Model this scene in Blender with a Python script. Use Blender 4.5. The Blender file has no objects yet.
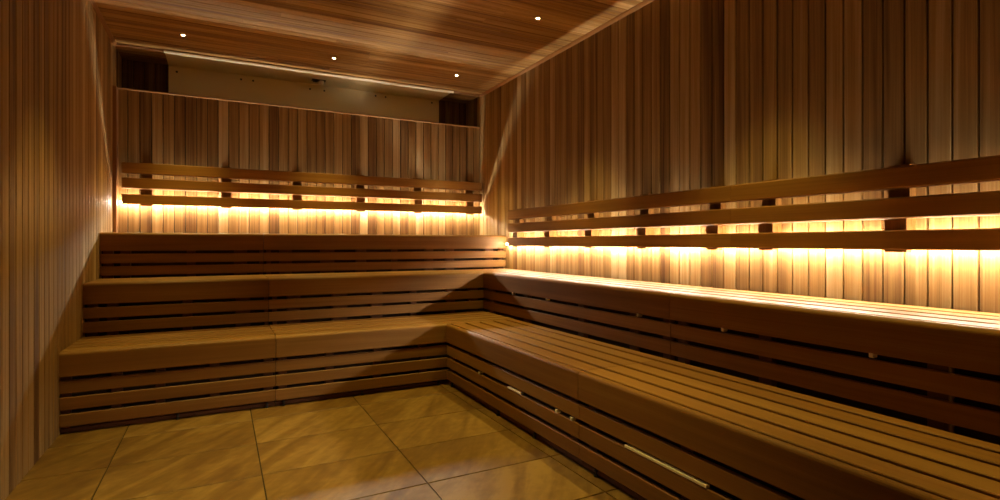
import bpy, bmesh, math, random
from mathutils import Vector
R = random.Random(7)
scn = bpy.context.scene
COL = scn.collection

# ------------------------------------------------------------ key dimensions (metres)
XL, XR = -0.744, 2.457            # left / right wall faces
YF, YP, YB = -1.30, 5.171, 5.551  # front wall, heater partition, recess back
ZC, ZP = 2.571, 2.223             # ceiling, top of partition
X1, X2 = 1.410, 1.960             # fronts of right-hand lower / upper bench
Y1, Y2, Y3 = 3.523, 4.064, 4.580  # fronts of the three back tiers
Z1, Z2, Z3 = 0.430, 0.753, 1.074  # seat heights

# ------------------------------------------------------------ camera
cam = bpy.data.cameras.new('camera')
cam.sensor_width = 36.0
cam.lens = 535.754 / 1000 * 36.0
cam.shift_y = -0.007
cam.clip_start = 0.05
camo = bpy.data.objects.new('camera', cam); COL.objects.link(camo)
camo.location = (0, 0, 1.0)
camo.rotation_euler = (math.radians(90), 0, -0.481)
scn.camera = camo

# ------------------------------------------------------------ world, exposure
w = bpy.data.worlds.new('world'); scn.world = w; w.use_nodes = True
w.node_tree.nodes['Background'].inputs[0].default_value = (0, 0, 0, 1)
w.node_tree.nodes['Background'].inputs[1].default_value = 0
scn.view_settings.view_transform = 'Standard'
scn.view_settings.look = 'None'
scn.view_settings.exposure = 0.0
scn.view_settings.gamma = 1.0
scn.view_settings.use_curve_mapping = False
LED_COL = (1.0, 0.895, 0.73)
LED_POWER = 270.0          # emission strength of the strip lens
SPOT_COL = (1.0, 0.76, 0.18)
SPOT_W = 114.0

# ------------------------------------------------------------ materials
def mat(name, rough=0.5, metal=0.0, color=(.5, .5, .5)):
    m = bpy.data.materials.new(name); m.use_nodes = True
    b = m.node_tree.nodes['Principled BSDF']
    b.inputs['Base Color'].default_value = (*color, 1)
    b.inputs['Roughness'].default_value = rough
    b.inputs['Metallic'].default_value = metal
    return m

def wood(name, dark, mid, light, rough=0.5, contrast=1.0, bump=0.15, spec=0.35):
    """board wood: UV.x runs along the grain; the 'tone' attribute shifts each board"""
    m = mat(name, rough); nt = m.node_tree; N = nt.nodes; L = nt.links
    b = N['Principled BSDF']; b.inputs['Specular IOR Level'].default_value = spec
    uv = N.new('ShaderNodeUVMap'); uv.uv_map = 'grain'
    at = N.new('ShaderNodeAttribute'); at.attribute_name = 'tone'
    def noise(sx, sy, detail, dist=0.0):
        mp = N.new('ShaderNodeMapping'); mp.inputs['Scale'].default_value = (sx, sy, 1)
        n = N.new('ShaderNodeTexNoise'); n.inputs['Scale'].default_value = 1.0
        n.inputs['Detail'].default_value = detail; n.inputs['Distortion'].default_value = dist
        L.new(uv.outputs[0], mp.inputs[0]); L.new(mp.outputs[0], n.inputs['Vector'])
        return n.outputs['Fac']
    n1 = noise(0.55, 26, 3, 0.8); n2 = noise(2.2, 190, 2); n3 = noise(60, 900, 1)
    def math_(op, a, bb):
        x = N.new('ShaderNodeMath'); x.operation = op
        for i, v in enumerate((a, bb)):
            if isinstance(v, (int, float)): x.inputs[i].default_value = v
            else: L.new(v, x.inputs[i])
        return x.outputs[0]
    g = math_('ADD', math_('MULTIPLY', math_('SUBTRACT', n1, .5), .95 * contrast),
              math_('MULTIPLY', math_('SUBTRACT', n2, .5), .45 * contrast))
    g = math_('ADD', g, math_('MULTIPLY', math_('SUBTRACT', n3, .5), .12 * contrast))
    g = math_('ADD', g, at.outputs['Fac'])
    cr = N.new('ShaderNodeValToRGB'); L.new(g, cr.inputs[0])
    e = cr.color_ramp.elements
    e[0].position = 0.0; e[0].color = (*dark, 1)
    e[1].position = 1.0; e[1].color = (*light, 1)
    k = e.new(0.5); k.color = (*mid, 1)
    L.new(cr.outputs[0], b.inputs['Base Color'])
    bp = N.new('ShaderNodeBump'); bp.inputs['Strength'].default_value = bump; bp.inputs['Distance'].default_value = .002
    L.new(n2, bp.inputs['Height']); L.new(bp.outputs[0], b.inputs['Normal'])
    return m

M_WALL = wood('cedar_wall_boards', (.105, .042, .009), (.36, .212, .068), (.62, .455, .23), .55, 1.0)
M_CEIL = wood('cedar_ceiling_boards', (.16, .065, .016), (.36, .20, .055), (.60, .38, .15), .5, 1.7)
M_BENCH = wood('bench_wood', (.12, .040, .007), (.25, .113, .023), (.40, .215, .06), .5, .6, spec=.28)
M_TRIM = wood('trim_wood', (.18, .07, .02), (.33, .16, .05), (.46, .26, .10), .45, .7)
M_DARK = mat('dark_backing', .9, 0, (.035, .014, .006))
M_FRAME = wood('frame_timber', (.06, .018, .005), (.12, .04, .012), (.18, .07, .025), .6, .6)
M_STEEL = mat('galvanised_steel', .55, .1, (.92, .78, .44))
M_CHROME = mat('polished_steel', .2, 1.0, (.75, .72, .66))
M_SCREW = mat('dark_screw', .5, .8, (.08, .07, .06))
M_PALE = mat('pale_aluminium', .5, 0, (.90, .80, .62))
M_BLACK = mat('black_plastic', .5, 0, (.02, .018, .016))

def steel_nodes(m):
    nt = m.node_tree; N = nt.nodes; L = nt.links; b = N['Principled BSDF']
    tc = N.new('ShaderNodeTexCoord'); mp = N.new('ShaderNodeMapping'); mp.inputs['Scale'].default_value = (1.2, 8, 90)
    n = N.new('ShaderNodeTexNoise'); n.inputs['Scale'].default_value = 1.5; n.inputs['Detail'].default_value = 3
    L.new(tc.outputs['Object'], mp.inputs[0]); L.new(mp.outputs[0], n.inputs['Vector'])
    mr = N.new('ShaderNodeMapRange'); mr.inputs[3].default_value = .36; mr.inputs[4].default_value = .55
    L.new(n.outputs['Fac'], mr.inputs[0]); L.new(mr.outputs[0], b.inputs['Roughness'])
steel_nodes(M_STEEL)

def emis(name, col, strength):
    m = bpy.data.materials.new(name); m.use_nodes = True; nt = m.node_tree
    for n in list(nt.nodes): nt.nodes.remove(n)
    o = nt.nodes.new('ShaderNodeOutputMaterial'); e = nt.nodes.new('ShaderNodeEmission')
    e.inputs[0].default_value = (*col, 1); e.inputs[1].default_value = strength
    nt.links.new(e.outputs[0], o.inputs[0]); return m
M_LED = emis('led_lens', LED_COL, LED_POWER)
M_BULB = emis('downlight_lens', (1.0, .70, .36), 60.0)

def tile_mat():
    m = mat('sandstone_tile', .5); nt = m.node_tree; N = nt.nodes; L = nt.links; b = N['Principled BSDF']
    tc = N.new('ShaderNodeTexCoord')
    at = N.new('ShaderNodeAttribute'); at.attribute_name = 'tone'
    uv = N.new('ShaderNodeUVMap'); uv.uv_map = 'grain'
    def noise(rot, sc, detail, dist=0., scale=1., src=uv.outputs[0]):
        m0 = N.new('ShaderNodeMapping'); m0.inputs['Rotation'].default_value = (0, 0, rot); L.new(src, m0.inputs[0]); src = m0.outputs[0]
        mp = N.new('ShaderNodeMapping'); mp.inputs['Scale'].default_value = sc
        n = N.new('ShaderNodeTexNoise'); n.inputs['Scale'].default_value = scale
        n.inputs['Detail'].default_value = detail; n.inputs['Distortion'].default_value = dist
        L.new(src, mp.inputs[0]); L.new(mp.outputs[0], n.inputs['Vector']); return n.outputs['Fac']
    a = noise(math.radians(56), (1.5, 8, 1), 4, 1.0); c = noise(0.4, (18, 26, 1), 6); d = noise(math.radians(48), (3, 26, 1), 3, .6)
    def mth(op, x, y):
        q = N.new('ShaderNodeMath'); q.operation = op
        for i, v in enumerate((x, y)):
            if isinstance(v, (int, float)): q.inputs[i].default_value = v
            else: L.new(v, q.inputs[i])
        return q.outputs[0]
    s = mth('ADD', mth('ADD', mth('MULTIPLY', a, .75), mth('MULTIPLY', c, .33)), mth('MULTIPLY', d, .28))
    s = mth('ADD', s, mth('MULTIPLY', mth('SUBTRACT', at.outputs['Fac'], .5), .18))
    cr = N.new('ShaderNodeValToRGB'); L.new(s, cr.inputs[0]); e = cr.color_ramp.elements
    e[0].position = .50; e[0].color = (.13, .058, .008, 1)
    e[1].position = .86; e[1].color = (.29, .165, .036, 1)
    k = e.new(.66); k.color = (.185, .094, .014, 1)
    L.new(cr.outputs[0], b.inputs['Base Color'])
    bp = N.new('ShaderNodeBump'); bp.inputs['Strength'].default_value = .25; bp.inputs['Distance'].default_value = .003
    L.new(s, bp.inputs['Height']); L.new(bp.outputs[0], b.inputs['Normal'])
    return m
M_TILE = tile_mat()
M_GROUT = mat('grout', .9, 0, (.045, .026, .012))

# ------------------------------------------------------------ mesh builder
AX = {'x': Vector((1, 0, 0)), 'y': Vector((0, 1, 0)), 'z': Vector((0, 0, 1))}
class MB:
    def __init__(s): s.v = []; s.f = []; s.uv = []; s.t = []
    def prism(s, prof, org, eu, ev, el, length, tone=.5, smooth=False):
        """closed 2-D profile (u, v) swept along el; org, eu, ev, el are world vectors"""
        n = len(prof); b0 = len(s.v); off = R.random() * 40; off2 = R.random() * 40
        org = Vector(org)
        for k in (0, 1):
            for (a, b) in prof:
                s.v.append(org + eu * a + ev * b + el * (length * k))
        per = [0]
        for i in range(n):
            a = prof[i]; b = prof[(i + 1) % n]; per.append(per[-1] + math.hypot(b[0] - a[0], b[1] - a[1]))
        flip = eu.cross(ev).dot(el) < 0
        area = sum(prof[i][0] * prof[(i + 1) % n][1] - prof[(i + 1) % n][0] * prof[i][1] for i in range(n))
        if area < 0: flip = not flip
        for i in range(n):
            j = (i + 1) % n
            q = [(b0 + i, (off, off2 + per[i])), (b0 + j, (off, off2 + per[i + 1])),
                 (b0 + n + j, (off + length, off2 + per[i + 1])), (b0 + n + i, (off + length, off2 + per[i]))]
            if flip: q.reverse()
            s.f.append([x[0] for x in q]); s.uv.append([x[1] for x in q]); s.t.append(tone)
        for k in (0, 1):
            idx = [(b0 + k * n + i, (off + prof[i][0] * .3, off2 + prof[i][1])) for i in range(n)]
            if (k == 0) != flip: idx.reverse()
            s.f.append([x[0] for x in idx]); s.uv.append([x[1] for x in idx]); s.t.append(tone - .1)
    def board(s, lo, hi, axis, tone=.5, bev=.003):
        """bevelled board between two corners, grain along axis"""
        ls = [hi[i] - lo[i] for i in range(3)]
        k = 'xyz'.index(axis); u, v = [i for i in range(3) if i != k]
        W, T = ls[u], ls[v]; c = min(bev, W * .3, T * .3)
        prof = [(c, 0), (W - c, 0), (W, c), (W, T - c), (W - c, T), (c, T), (0, T - c), (0, c)] if c > 0 else [(0, 0), (W, 0), (W, T), (0, T)]
        s.prism(prof, lo, AX['xyz'[u]], AX['xyz'[v]], AX[axis], ls[k], tone)
    def cyl(s, c, ax, r, h, n=20, tone=.5, r2=None):
        r2 = r if r2 is None else r2
        eu, ev = [AX[a] for a in 'xyz' if a != ax]
        b0 = len(s.v); c = Vector(c)
        for k, rr in ((0, r), (1, r2)):
            for i in range(n):
                t = 2 * math.pi * i / n
                s.v.append(c + eu * (math.cos(t) * rr) + ev * (math.sin(t) * rr) + AX[ax] * (h * k))
        fl = eu.cross(ev).dot(AX[ax]) < 0
        for i in range(n):
            j = (i + 1) % n; q = [b0 + i, b0 + j, b0 + n + j, b0 + n + i]
            if fl: q.reverse()
            s.f.append(q); s.uv.append([(0, 0)] * 4); s.t.append(tone)
        for k in (0, 1):
            q = [b0 + k * n + i for i in range(n)]
            if (k == 0) != fl: q.reverse()
            s.f.append(q); s.uv.append([(0, 0)] * n); s.t.append(tone)
    def lathe(s, pts, c, n=28, tone=.5):
        """(r, z) profile turned about the vertical through c"""
        b0 = len(s.v)
        for (r, z) in pts:
            for i in range(n):
                t = 2 * math.pi * i / n; s.v.append(Vector((c[0] + r * math.cos(t), c[1] + r * math.sin(t), c[2] + z)))
        for k in range(len(pts) - 1):
            for i in range(n):
                j = (i + 1) % n
                s.f.append([b0 + k * n + i, b0 + k * n + j, b0 + (k + 1) * n + j, b0 + (k + 1) * n + i]); s.uv.append([(0, 0)] * 4); s.t.append(tone)
    def build(s, name, m, parent=None, loc=(0, 0, 0)):
        me = bpy.data.meshes.new(name)
        o3 = Vector(loc)
        me.from_pydata([tuple(x - o3) for x in s.v], [], s.f)
        me.materials.append(m)
        uvl = me.uv_layers.new(name='grain')
        at = me.attributes.new('tone', 'FLOAT', 'FACE')
        flat = []
        for u in s.uv:
            for a in u: flat += [a[0], a[1]]
        uvl.data.foreach_set('uv', flat)
        at.data.foreach_set('value', s.t)
        me.update()
        o = bpy.data.objects.new(name, me); COL.objects.link(o); o.location = loc
        if parent: 
            o.parent = parent; o.location = o3 - parent.location
        return o

def empty(name, loc, label, cat, group=None):
    o = bpy.data.objects.new(name, None); o.empty_display_size = .1; COL.objects.link(o); o.location = loc
    o['label'] = label; o['category'] = cat
    if group: o['group'] = group
    return o
def struct(o, label=None, cat=None):
    o['kind'] = 'structure'
    for c in o.children: c['kind'] = 'structure'
    if label: o['label'] = label
    if cat: o['category'] = cat
    return o

def tone_rand(): 
    return min(.95, max(.08, R.gauss(.45, .18)))

PLW = .080
def plank_wall(mb, start, end, face, axis, ndir, z0, z1, tones=None, first=None, t=.016, long='z'):
    """tongue-and-groove cladding: planks side by side along axis, face plane coordinate, normal sign ndir"""
    p = start if first is None else first
    k = 0; e_side = AX[axis]
    while p < end - .004:
        a = max(p, start) + .0023; b = min(p + PLW, end) - .0023
        if b - a > .006:
            c = .003; W = b - a
            prof = [(0, -t), (W, -t), (W, -c * 1.4), (W - c, 0), (c, 0), (0, -c * 1.4)]
            tn = tones(.5 * (a + b)) if tones else tone_rand()
            if long == 'z':
                n = {'x': Vector((0, ndir, 0)), 'y': Vector((ndir, 0, 0))}[axis]
                org = Vector((0, 0, z0)) + e_side * a + (Vector((0, face, 0)) if axis == 'x' else Vector((face, 0, 0)))
                mb.prism(prof, org, e_side, n, AX['z'], z1 - z0, tn)
        p += PLW; k += 1
    # dark backing behind the joints
def backing(mb, lo, hi): mb.back = (lo, hi)
def wall_build(mb, name, m):
    o = mb.build(name, m)
    if hasattr(mb, 'back'):
        q = MB(); q.board(mb.back[0], mb.back[1], 'z', .0, 0); q.build('backing_board', M_DARK, o)
    return o

def tone_table(tab):
    def f(x):
        for a, b, t in tab:
            if a <= x < b: return t + R.uniform(-.03, .03)
        return tone_rand()
    return f

# ------------------------------------------------------------ right wall tones (per board, front to back)
PITCH0 = 1.807 - 22 * PLW
def from_u(u, c):  # no camera tricks: plain table of measured board joints
    return u
rt = {  # index of board counted from y = 1.807 (board k spans 1.807 + k*.08)
    -12: .45, -11: .5, -10: .52, -9: .38, -8: .30, -7: .34, -6: .55, -5: .56, -4: .44, -3: .50, -2: .30, -1: .42,
    0: .34, 1: .26, 2: .60, 3: .15, 4: .22, 5: .58, 6: .62, 7: .60, 8: .18, 9: .42, 10: .34, 11: .44, 12: .24,
    13: .70, 14: .72, 15: .36, 16: .42, 17: .34, 18: .44, 19: .22, 20: .52, 21: .34, 22: .48, 23: .30, 24: .62, 25: .26,
    26: .46, 27: .58, 28: .32, 29: .5, 30: .28, 31: .60, 32: .24, 33: .5, 34: .4, 35: .62, 36: .3, 37: .55, 38: .48, 39: .6, 40: .66, 41: .62}
def tone_right(y): 
    return rt.get(int(math.floor((y - 1.807) / PLW)), tone_rand()) + R.uniform(-.02, .02)
bt = [.40, .45, .15, .50, .40, .22, .25, .30, .20, .68, .35, .55, .36, .55, .12, .45, .48, .50, .34, .30, .35, .50, .45, .20,
      .74, .18, .40, .42, .64, .22, .35, .85, .50, .56, .62, .30, .34, .30, .32, .45]
def tone_back(x):
    k = int(math.floor((x + .737) / PLW)); return bt[k] if 0 <= k < len(bt) else .3

# ------------------------------------------------------------ room shell
def shell():
    T = .016
    # floor: tiles on a grout bed
    mb = MB(); mb.board((XL - .12, YF - .12, -.10), (XR + .12, YB + .12, -.004), 'x', .5, 0)
    gr = struct(mb.build('floor', M_GROUT), 'sandstone tiled sauna floor', 'floor')
    mt = MB(); gx, gy = .605, .405
    i0 = -1; x = -.445 - gx * 1
    while x < XR + .05:
        y = 2.928 - gy * 11
        while y < YB + .05:
            a, b = max(x + .003, XL - .05), min(x + gx - .003, XR + .05)
            c, d = max(y + .0032, YF - .05), min(y + gy - .0032, YB + .05)
            if b - a > .01 and d - c > .01:
                mt.board((a, c, -.012), (b, d, 0), 'x', R.uniform(.15, .85), .0015)
            y += gy
        x += gx
    t = mt.build('floor_tiles', M_TILE, gr)
    # left wall
    mb = MB()
    plank_wall(mb, YF, YB, XL, 'y', 1, 0.0, ZC + .02, first=2.71 - 60 * PLW)
    backing(mb, (XL - .08, YF - .1, 0), (XL - .014, YB + .1, ZC + .05))
    struct(wall_build(mb, 'wall_left', M_WALL), 'left wall clad in vertical cedar boards', 'wall')
    # right wall
    mb = MB()
    plank_wall(mb, YF, YB, XR, 'y', -1, 0.0, ZC + .02, tone_right, first=1.807 - 45 * PLW)
    backing(mb, (XR + .014, YF - .1, 0), (XR + .08, YB + .1, ZC + .05))
    struct(wall_build(mb, 'wall_right', M_WALL), 'right wall clad in vertical cedar boards', 'wall')
    # partition in front of the heater recess
    mb = MB()
    plank_wall(mb, XL + .002, XR - .002, YP, 'x', -1, Z3 - .3, ZP, tone_back, first=-.737 - PLW)
    backing(mb, (XL + .002, YP + .014, .0), (XR - .002, YP + .05, ZP))
    struct(wall_build(mb, 'wall_partition', M_WALL), 'low partition wall of vertical boards behind the top tier', 'wall')
    mb = MB(); mb.board((XL + .002, YP - .012, ZP), (XR - .002, YP + .056, ZP + .012), 'x', .75, .003)
    struct(mb.build('trim_1', M_TRIM), 'thin wooden cap on the partition', 'trim')
    # wall at the back of the recess
    mb = MB()
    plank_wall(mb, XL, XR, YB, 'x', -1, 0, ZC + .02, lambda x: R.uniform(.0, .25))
    backing(mb, (XL - .05, YB + .014, 0), (XR + .05, YB + .08, ZC + .05))
    struct(wall_build(mb, 'wall_back', M_WALL), 'dark boarded back wall of the heater recess', 'wall')
    # front wall (behind the camera)
    mb = MB()
    plank_wall(mb, XL, XR, YF, 'x', 1, 0, ZC + .02)
    backing(mb, (XL - .05, YF - .08, 0), (XR + .05, YF - .014, ZC + .05))
    struct(wall_build(mb, 'wall_front', M_WALL), 'front wall behind the viewer', 'wall')
    # ceiling: boards running left to right
    mb = MB(); y = YF; c = .003; yy = YP - .045
    p = yy - math.ceil((yy - YF) / PLW) * PLW
    while p < YB - .004:
        if p < yy <= p + .0001: pass
        a, b = max(p, YF) + .002, min(p + PLW, YB) - .002
        if b > a + .005:
            W = b - a; prof = [(0, T), (W, T), (W, c * 1.4), (W - c, 0), (c, 0), (0, c * 1.4)]
            tn = R.choice([.25, .35, .42, .5, .55, .62, .72]) + R.uniform(-.06, .06)
            # two boards end to end on most rows
            xj = R.uniform(XL + .6, XR - .6)
            mb.prism(prof, (XL - .02, a, ZC), AX['y'], AX['z'], AX['x'], xj - XL + .02, tn)
            mb.prism(prof, (xj + .001, a, ZC), AX['y'], AX['z'], AX['x'], XR + .02 - xj, tn + R.uniform(-.1, .1))
        p += PLW
    backing(mb, (XL - .08, YF - .08, ZC + .014), (XR + .08, YB + .08, ZC + .06))
    ceil = struct(wall_build(mb, 'ceiling', M_CEIL), 'boarded cedar ceiling', 'ceiling')
    # cove trims along the side walls and at the recess edge
    s = .022
    for nm, x0, sg, y1 in (('trim_2', XL, 1, YP - .03), ('trim_3', XR, -1, YP - .03)):
        mb = MB(); prof = [(0, 0), (sg * s, 0), (sg * s, -.006), (sg * .008, -s), (0, -s)]
        mb.prism(prof, (x0, YF, ZC), AX['x'], AX['z'], AX['y'], y1 - YF, .45)
        struct(mb.build(nm, M_TRIM), 'slim wooden trim along the edge of the ceiling', 'trim')
    mb = MB()
    mb.board((XL, YP - .052, ZC - .014), (-.41, YP - .022, ZC), 'x', .2, .003)
    mb.board((2.133, YP - .052, ZC - .014), (XR, YP - .022, ZC), 'x', .2, .003)
    struct(mb.build('trim_4', M_TRIM), 'wooden trim across the ceiling at the recess', 'trim')
    # corner post on the left, beside the partition
    mb = MB(); mb.board((XL, YP - .085, Z3), (XL + .026, YP, ZP), 'z', .22, .003)
    struct(mb.build('trim_5', M_TRIM), 'narrow upright corner trim left of the partition', 'trim')
shell()

# ------------------------------------------------------------ heat shield in the recess
def heat_shield():
    x0, x1 = -.405, 2.128; ya, yb = YP - .055, YB - .022
    e = empty('heat_shield', ((x0 + x1) / 2, YB - .02, 1.6), 'pale metal heat shield lining the ceiling and back of the recess above the partition', 'heat shield')
    mb = MB(); t = .002
    zt = ZC - .006
    # roof sheet
    mb.prism([(ya, zt), (yb, zt), (yb, zt - t), (ya, zt - t)], (x0, 0, 0), AX['y'], AX['z'], AX['x'], x1 - x0)
    mb.build('roof_sheet', M_STEEL, e)
    # rolled front lip
    mb = MB()
    prof = [(ya + .006, zt), (ya - .010, zt - .002), (ya - .014, zt - .010), (ya - .008, zt - .022), (ya, zt - .024), (ya + .004, zt - .022), (ya - .004, zt - .018), (ya - .008, zt - .010), (ya - .006, zt - .005), (ya + .006, zt - t)]
    mb.prism(prof, (x0, 0, 0), AX['y'], AX['z'], AX['x'], x1 - x0)
    mb.build('front_lip', M_PALE, e)
    mb = MB(); mb.board((x0, yb - .002, 1.55), (x1, yb, zt), 'x', .5, 0)
    mb.build('back_sheet', M_STEEL, e)
    for (x, z) in [(-.342, 2.515), (.17, 2.52), (.272, 2.522), (.78, 2.512), (.915, 2.512), (1.428, 2.527), (1.533, 2.528), (2.045, 2.53)]:
        mb = MB(); mb.cyl((x, yb - .0075, z), 'y', .005, .0055, 12); mb.cyl((x, yb - .0045, z), 'y', .009, .0025, 14)
        mb.build('screw', M_SCREW, e, loc=(x, yb, z))
    # temperature sensor fixed under the roof sheet
    mb = MB(); mb.lathe([(0, 0), (.020, 0), (.023, -.004), (.023, -.026), (.018, -.036), (.008, -.040), (0, -.040)][::-1], (.866, 5.368, zt - t - .004))
    s = mb.build('temperature_sensor', M_PALE, e, loc=(.866, 5.368, zt - t)); s['label'] = 'small pale temperature sensor'
    mb = MB(); mb.board((.775, 5.335, zt - t - .004), (.90, 5.40, zt - t), 'x', .5, .001); o = mb.build('mounting_plate', M_SCREW, s)
    o.location = (0, 0, 0); o.data.transform(__import__('mathutils').Matrix.Translation((-.866, -5.368, -(zt - t))))
    mb = MB(); mb.board((.786, 5.350, zt - t - .018), (.826, 5.386, zt - t - .004), 'x', .5, .002); o = mb.build('cable_clamp', M_SCREW, s)
    o.location = (0, 0, 0); o.data.transform(__import__('mathutils').Matrix.Translation((-.866, -5.368, -(zt - t))))
heat_shield()

# ------------------------------------------------------------ benches
GAP, SL, NZ = .0205, .067, .1295
def nose_profile(w=.024, h=NZ, r=.018, n=5):
    """front board section: u inward from the front face, v up; top front edge rounded"""
    p = [(w, 0), (w, h - .002), (w - .002, h)]
    for i in range(n + 1):
        t = math.pi / 2 * i / n
        p.append((r - r * math.sin(t), h - r + r * math.cos(t)))
    p += [(0, .004), (.003, 0)]
    return p

def bench(label, run, a0, a1, f, depth, ztop, nsl, inward, posts, group, zbase=0.0, tops=None, feet=(), clips=(), bars=(), tone=.5):
    """run: axis the boards run along; a0..a1 extent; f: front plane; inward: +1 boards go to +normal"""
    nrm = 'y' if run == 'x' else 'x'
    def pt(a, d, z):   # a along run, d depth from the front face
        return (a, f + d, z) if run == 'x' else (f + d, a, z)
    def brd(mb, al, ah, d0, d1, z0, z1, axis=None, tn=.5, bev=.003):
        A, B = pt(al, d0, z0), pt(ah, d1, z1)
        mb.board([min(A[i], B[i]) for i in range(3)], [max(A[i], B[i]) for i in range(3)], axis or run, tn, bev)
    c = pt((a0 + a1) / 2, depth / 2, 0)
    e = empty('sauna_bench', (c[0], c[1], zbase), label, 'bench', group)
    g = .0018
    al, ah = a0 + g, a1 - g
    # rounded front board
    mb = MB(); mb.prism(nose_profile(), pt(al, 0, ztop - NZ), AX[nrm], AX['z'], AX[run], ah - al, tone + R.uniform(-.12, .12))
    mb.build('front_board', M_BENCH, e)
    # seat slats
    d = .024 + .015
    while d < depth - .03:
        d1 = min(d + .0885, depth - .010)
        mb = MB(); brd(mb, al, ah, d, d1, ztop - .028, ztop, tn=tone + R.uniform(-.1, .12), bev=.0025)
        mb.build('seat_slat', M_BENCH, e); d += .0885 + .022
    # riser slats
    z = ztop - NZ - GAP
    for k in range(nsl):
        mb = MB(); brd(mb, al, ah, .006, .026, z - SL, z, tn=tone + R.uniform(-.14, .12))
        mb.build('riser_slat', M_BENCH, e); z -= SL + GAP
    # frame: uprights and cross bearers behind the slats
    for (pa, pw) in posts:
        if not (a0 + .01 < pa < a1 - .01): continue
        mb = MB(); lo, hi = max(pa - pw / 2, a0 + .002), min(pa + pw / 2, a1 - .002)
        brd(mb, lo, hi, .0265, .062, zbase + .028 if zbase == 0 else zbase - .02, ztop - .062, 'z', .5, .003)
        mb.build('support_post', M_FRAME, e)
        mb = MB(); brd(mb, lo, min(hi, lo + .045), .0265, depth - .012, ztop - .062, ztop - .0285, nrm, .5, .002)
        mb.build('cross_bearer', M_FRAME, e)
    mb = MB(); brd(mb, al, ah, .0635, .0755, zbase + .035 if zbase == 0 else zbase - .015, ztop - .064, tn=.1)  # dark sheet added behind the posts to stop light leaking through the gaps
    mb.build('light_block_panel', M_DARK, e)
    if zbase == 0:
        mb = MB(); brd(mb, al, ah, .027, .045, .003, .026, tn=.45)
        mb.build('plinth_rail', M_FRAME, e)
    for fa in feet:
        mb = MB(); q = pt(fa, .016, 0)
        mb.cyl((q[0], q[1], .001), 'z', .010, .006, 20); mb.cyl((q[0], q[1], .006), 'z', .0055, .026, 14)
        mb.cyl((q[0], q[1], .020), 'z', .009, .006, 6)
        mb.build('adjustable_foot', M_BLACK, e)
    for (ca, cz) in clips:
        mb = MB(); brd(mb, ca - .007, ca + .007, .0, .025, cz - .0085, cz + .0085, tn=.5, bev=.002)
        o = mb.build('steel_clip', M_PALE, e); o['label'] = 'small pale clip in the slat gap'
    for (b0, b1, cz) in bars:
        mb = MB(); brd(mb, b0, b1, .004, .022, cz - .009, cz + .003, tn=.5, bev=.002)
        o = mb.build('pale_batten', M_PALE, e); o['label'] = 'pale strip lying in the gap between riser slats'
    return e

XJ, YJ = .300, 1.952
YE = -.62
POST = [(-.70, .06), (-.598, .06), (-.194, .055), (.138, .09), (.289, .03), (.340, .03), (.465, .09), (.789, .11), (1.068, .085), (1.36, .05), (1.68, .076), (1.884, .08), (2.286, .085), (2.42, .05)]
bench('left half of the lowest back bench, resting on the tiled floor beside the left wall', 'x', XL, XJ, Y1, Y2 - Y1, Z1, 3, 1,
      [(-.72, .04), (-.50, .05), (-.30, .045), (-.03, .05), (.26, .05)], 'lowest bench tier', feet=(-.215, .25))
bench('right half of the lowest back bench, meeting the corner with the long lower side bench', 'x', XJ, X2, Y1, Y2 - Y1, Z1, 3, 1,
      [(.34, .05), (.62, .05), (.93, .05), (1.25, .05), (1.6, .05), (1.9, .05)], 'lowest bench tier', feet=(.345, .825, 1.36))
bench('left half of the middle back tier, against the left wall', 'x', XL, XJ, Y2, Y3 - Y2, Z2, 2, 1, POST, 'middle bench tier', zbase=Z1 - .02,
      clips=())
bench('right half of the middle back tier, ending at the corner below the upper side bench', 'x', XJ, XR, Y2, Y3 - Y2, Z2, 2, 1, POST, 'middle bench tier', zbase=Z1 - .02)
bench('left half of the topmost back tier, below the glowing backrest, touching the left wall', 'x', XL, XJ, Y3, YP - Y3, Z3, 2, 1, POST, 'top bench tier', zbase=Z2 - .02)
bench('right half of the topmost back tier, below the glowing backrest, touching the right wall', 'x', XJ, XR, Y3, YP - Y3, Z3, 2, 1, POST, 'top bench tier', zbase=Z2 - .02)
RP = [(3.47, .06), (3.0, .06), (2.55, .06), (2.02, .06), (1.88, .06), (1.35, .06), (.85, .06), (.3, .06), (-.3, .06)]
bench('far module of the lower side bench on the right, beside the floor corner', 'y', YJ, Y1, X1, X2 - X1, Z1, 3, 1, RP, 'lower side bench',
      feet=(2.756, 2.351, 3.45), clips=((2.13, .2015), (2.008, .2015), (2.981, .2015)), bars=((2.474, 2.619, .2015),))
bench('near half of the lower side bench, with a long pale strip in its front gap', 'y', YE, YJ, X1, X2 - X1, Z1, 3, 1, RP, 'lower side bench',
      feet=(1.844, 1.2, .5), bars=((1.246, 1.648, .2015),))
RP2 = [(3.98, .06), (3.4, .06), (2.72, .06), (2.25, .05), (2.0, .05), (1.90, .05), (1.45, .06), (.85, .06), (.3, .06), (-.3, .06)]
bench('far module of the upper side bench under the right wall backrest', 'y', YJ, Y2, X2, XR - X2, Z2, 2, 1, RP2, 'upper side bench', zbase=Z1 - .02,
      clips=((3.554, .6185), (3.077, .6185), (2.179, .6185)))
bench('near module of the upper side bench under the right wall backrest', 'y', YE, YJ, X2, XR - X2, Z2, 2, 1, RP2, 'upper side bench', zbase=Z1 - .02,
      clips=((1.64, .6185), (1.031, .6185)))

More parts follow.
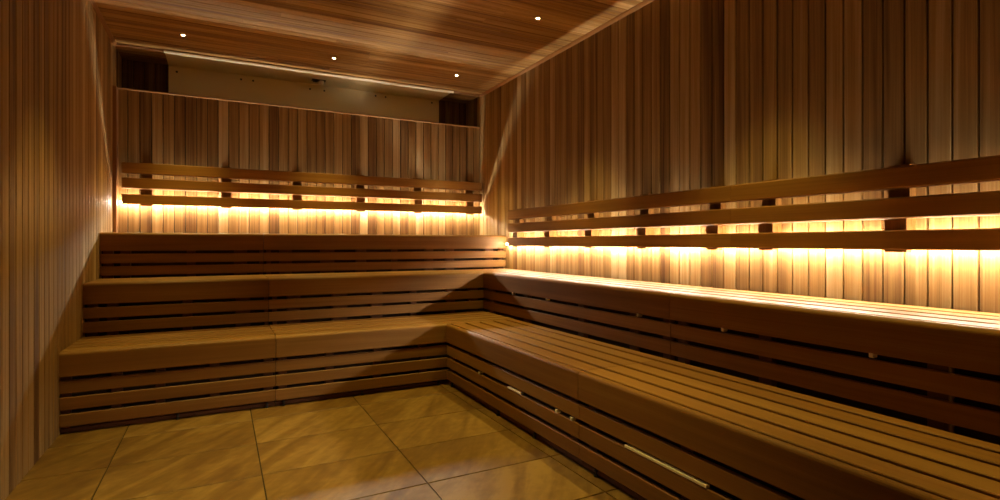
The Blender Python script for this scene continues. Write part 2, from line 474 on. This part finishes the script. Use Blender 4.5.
# ------------------------------------------------------------ backrests
def backrest(label, run, a0, a1, wall, dirn, zoff, blocks, group):
    """three horizontal rails on spacer blocks; wall: wall face, dirn: into the room"""
    c0 = (a0 + a1) / 2
    loc = (c0, wall, 1.3 + zoff) if run == 'x' else (wall, c0, 1.3 + zoff)
    e = empty('slatted_backrest', loc, label, 'backrest', group)
    def brd(mb, al, ah, d0, d1, z0, z1, axis=None, tn=.5, bev=.003):
        p, q = sorted((wall + dirn * d0, wall + dirn * d1))
        if run == 'x': mb.board((al, p, z0), (ah, q, z1), axis or run, tn, bev)
        else: mb.board((p, al, z0), (q, ah, z1), axis or run, tn, bev)
    for (z1, z0, db) in ((1.634, 1.549, .046), (1.513, 1.429, .046), (1.384, 1.3065, .072)):
        mb = MB(); brd(mb, a0, a1, db, .100, z0 + zoff, z1 + zoff, tn=.5 + R.uniform(-.08, .08), bev=.005)
        mb.build('backrest_rail', M_BENCH, e)
    for b in blocks:
        # spacer, notched round the light strip
        mb = MB()
        brd(mb, b - .040, b + .040, .034, .0455, 1.296 + zoff, 1.646 + zoff, 'z', .3, .002)
        brd(mb, b - .040, b + .040, .0455, .0715, 1.296 + zoff, 1.428 + zoff, 'z', .3, .002)
        brd(mb, b - .040, b + .040, .0005, .0335, 1.352 + zoff, 1.646 + zoff, 'z', .3, .002)
        mb.build('spacer_block', M_BENCH, e)
    return e
BB = (-.524, .045, .613, 1.178, 1.745, 2.308)
backrest('slatted backrest of three rails glowing on the back partition above the top tier', 'x', -.684, 2.432, YP, -1, 0, BB, None)
backrest('far half of the slatted rail backrest on the right wall, near the corner', 'y', 1.919, 4.36, XR, -1, -.333, (2.065, 2.62, 3.18, 3.74, 4.275), 'right wall backrest')
backrest('near module of the slatted backrest on the right wall, at the right edge', 'y', YE, 1.917, XR, -1, -.333, (1.74, 1.165, .6, .03, -.5), 'right wall backrest')

# ------------------------------------------------------------ LED strips on the walls behind the lowest rails
def led(label, run, a0, a1, wall, dirn, z):
    c0 = (a0 + a1) / 2
    loc = (c0, wall, z) if run == 'x' else (wall, c0, z)
    e = empty('light_strip', loc, label, 'light')
    nrm = AX['y'] if run == 'x' else AX['x']
    org = lambda a, d: (a, wall + dirn * d, z) if run == 'x' else (wall + dirn * d, a, z)
    mb = MB(); mb.prism([(0, -.003), (.0152, -.003), (.0152, .003), (0, .003)], org(a0, .0005), nrm * dirn, AX['z'], AX[run], a1 - a0)
    mb.build('mounting_channel', M_PALE, e)
    mb = MB(); n = int((a1 - a0) / .12); st = (a1 - a0) / n
    prof = [(.022 + .0065 * math.cos(k * math.pi / 4 + math.pi / 8), .0065 * math.sin(k * math.pi / 4 + math.pi / 8)) for k in range(8)]
    for i in range(n):
        mb.prism(prof, org(a0 + i * st, .0), nrm * dirn, AX['z'], AX[run], st - .0002)
    mb.build('light_lens', M_LED, e)
led('warm light strip on the back partition hidden behind the lowest rail', 'x', -.705, 2.422, YP, -1, 1.323)
led('warm light strip on the right wall hidden behind the lowest rail', 'y', YE + .02, 4.53, XR, -1, .990)

# ------------------------------------------------------------ ceiling downlights
def downlight(x, y, label):
    e = empty('ceiling_downlight', (x, y, ZC), label, 'ceiling light', 'recessed ceiling spots')
    mb = MB(); mb.lathe([(.0128, .004), (.0135, -.003), (.018, -.005), (.025, -.003), (.027, .002)][::-1], (x, y, ZC)); mb.build('bezel', M_CHROME, e)
    mb = MB(); mb.lathe([(.0, -.007), (.006, -.006), (.011, -.002), (.0125, .004)], (x, y, ZC)); mb.build('lens', M_BULB, e)
    l = bpy.data.lights.new('downlight_beam', 'SPOT'); l.color = SPOT_COL; l.energy = SPOT_W; l.spot_size = math.radians(60); l.spot_blend = 1.0
    l.shadow_soft_size = .012
    lo = bpy.data.objects.new('downlight_beam', l); COL.objects.link(lo); lo.parent = e; lo.location = (0, 0, -.02)
downlight(-.25, 4.69, 'leftmost of the tiny ceiling spots near the heat shield')
downlight(.855, 4.686, 'tiny ceiling spot just above the middle of the heat shield')
downlight(1.961, 4.635, 'tiny ceiling spot above the right end of the heat shield')
downlight(1.966, 3.194, 'nearest and highest tiny ceiling spot, over the side benches')
downlight(.855, 3.19, 'tiny ceiling spot over the middle of the floor, above the view')
downlight(-.25, 3.19, 'tiny ceiling spot over the floor by the left wall, above the view')
downlight(.855, 1.75, 'tiny ceiling spot over the near floor, above the view')
downlight(-.25, 1.75, 'tiny ceiling spot over the near floor beside the left wall, above the view')
downlight(1.966, 1.75, 'tiny ceiling spot over the middle of the side benches, above the view')
downlight(1.966, .31, 'tiny ceiling spot over the near end of the side benches, outside the view')
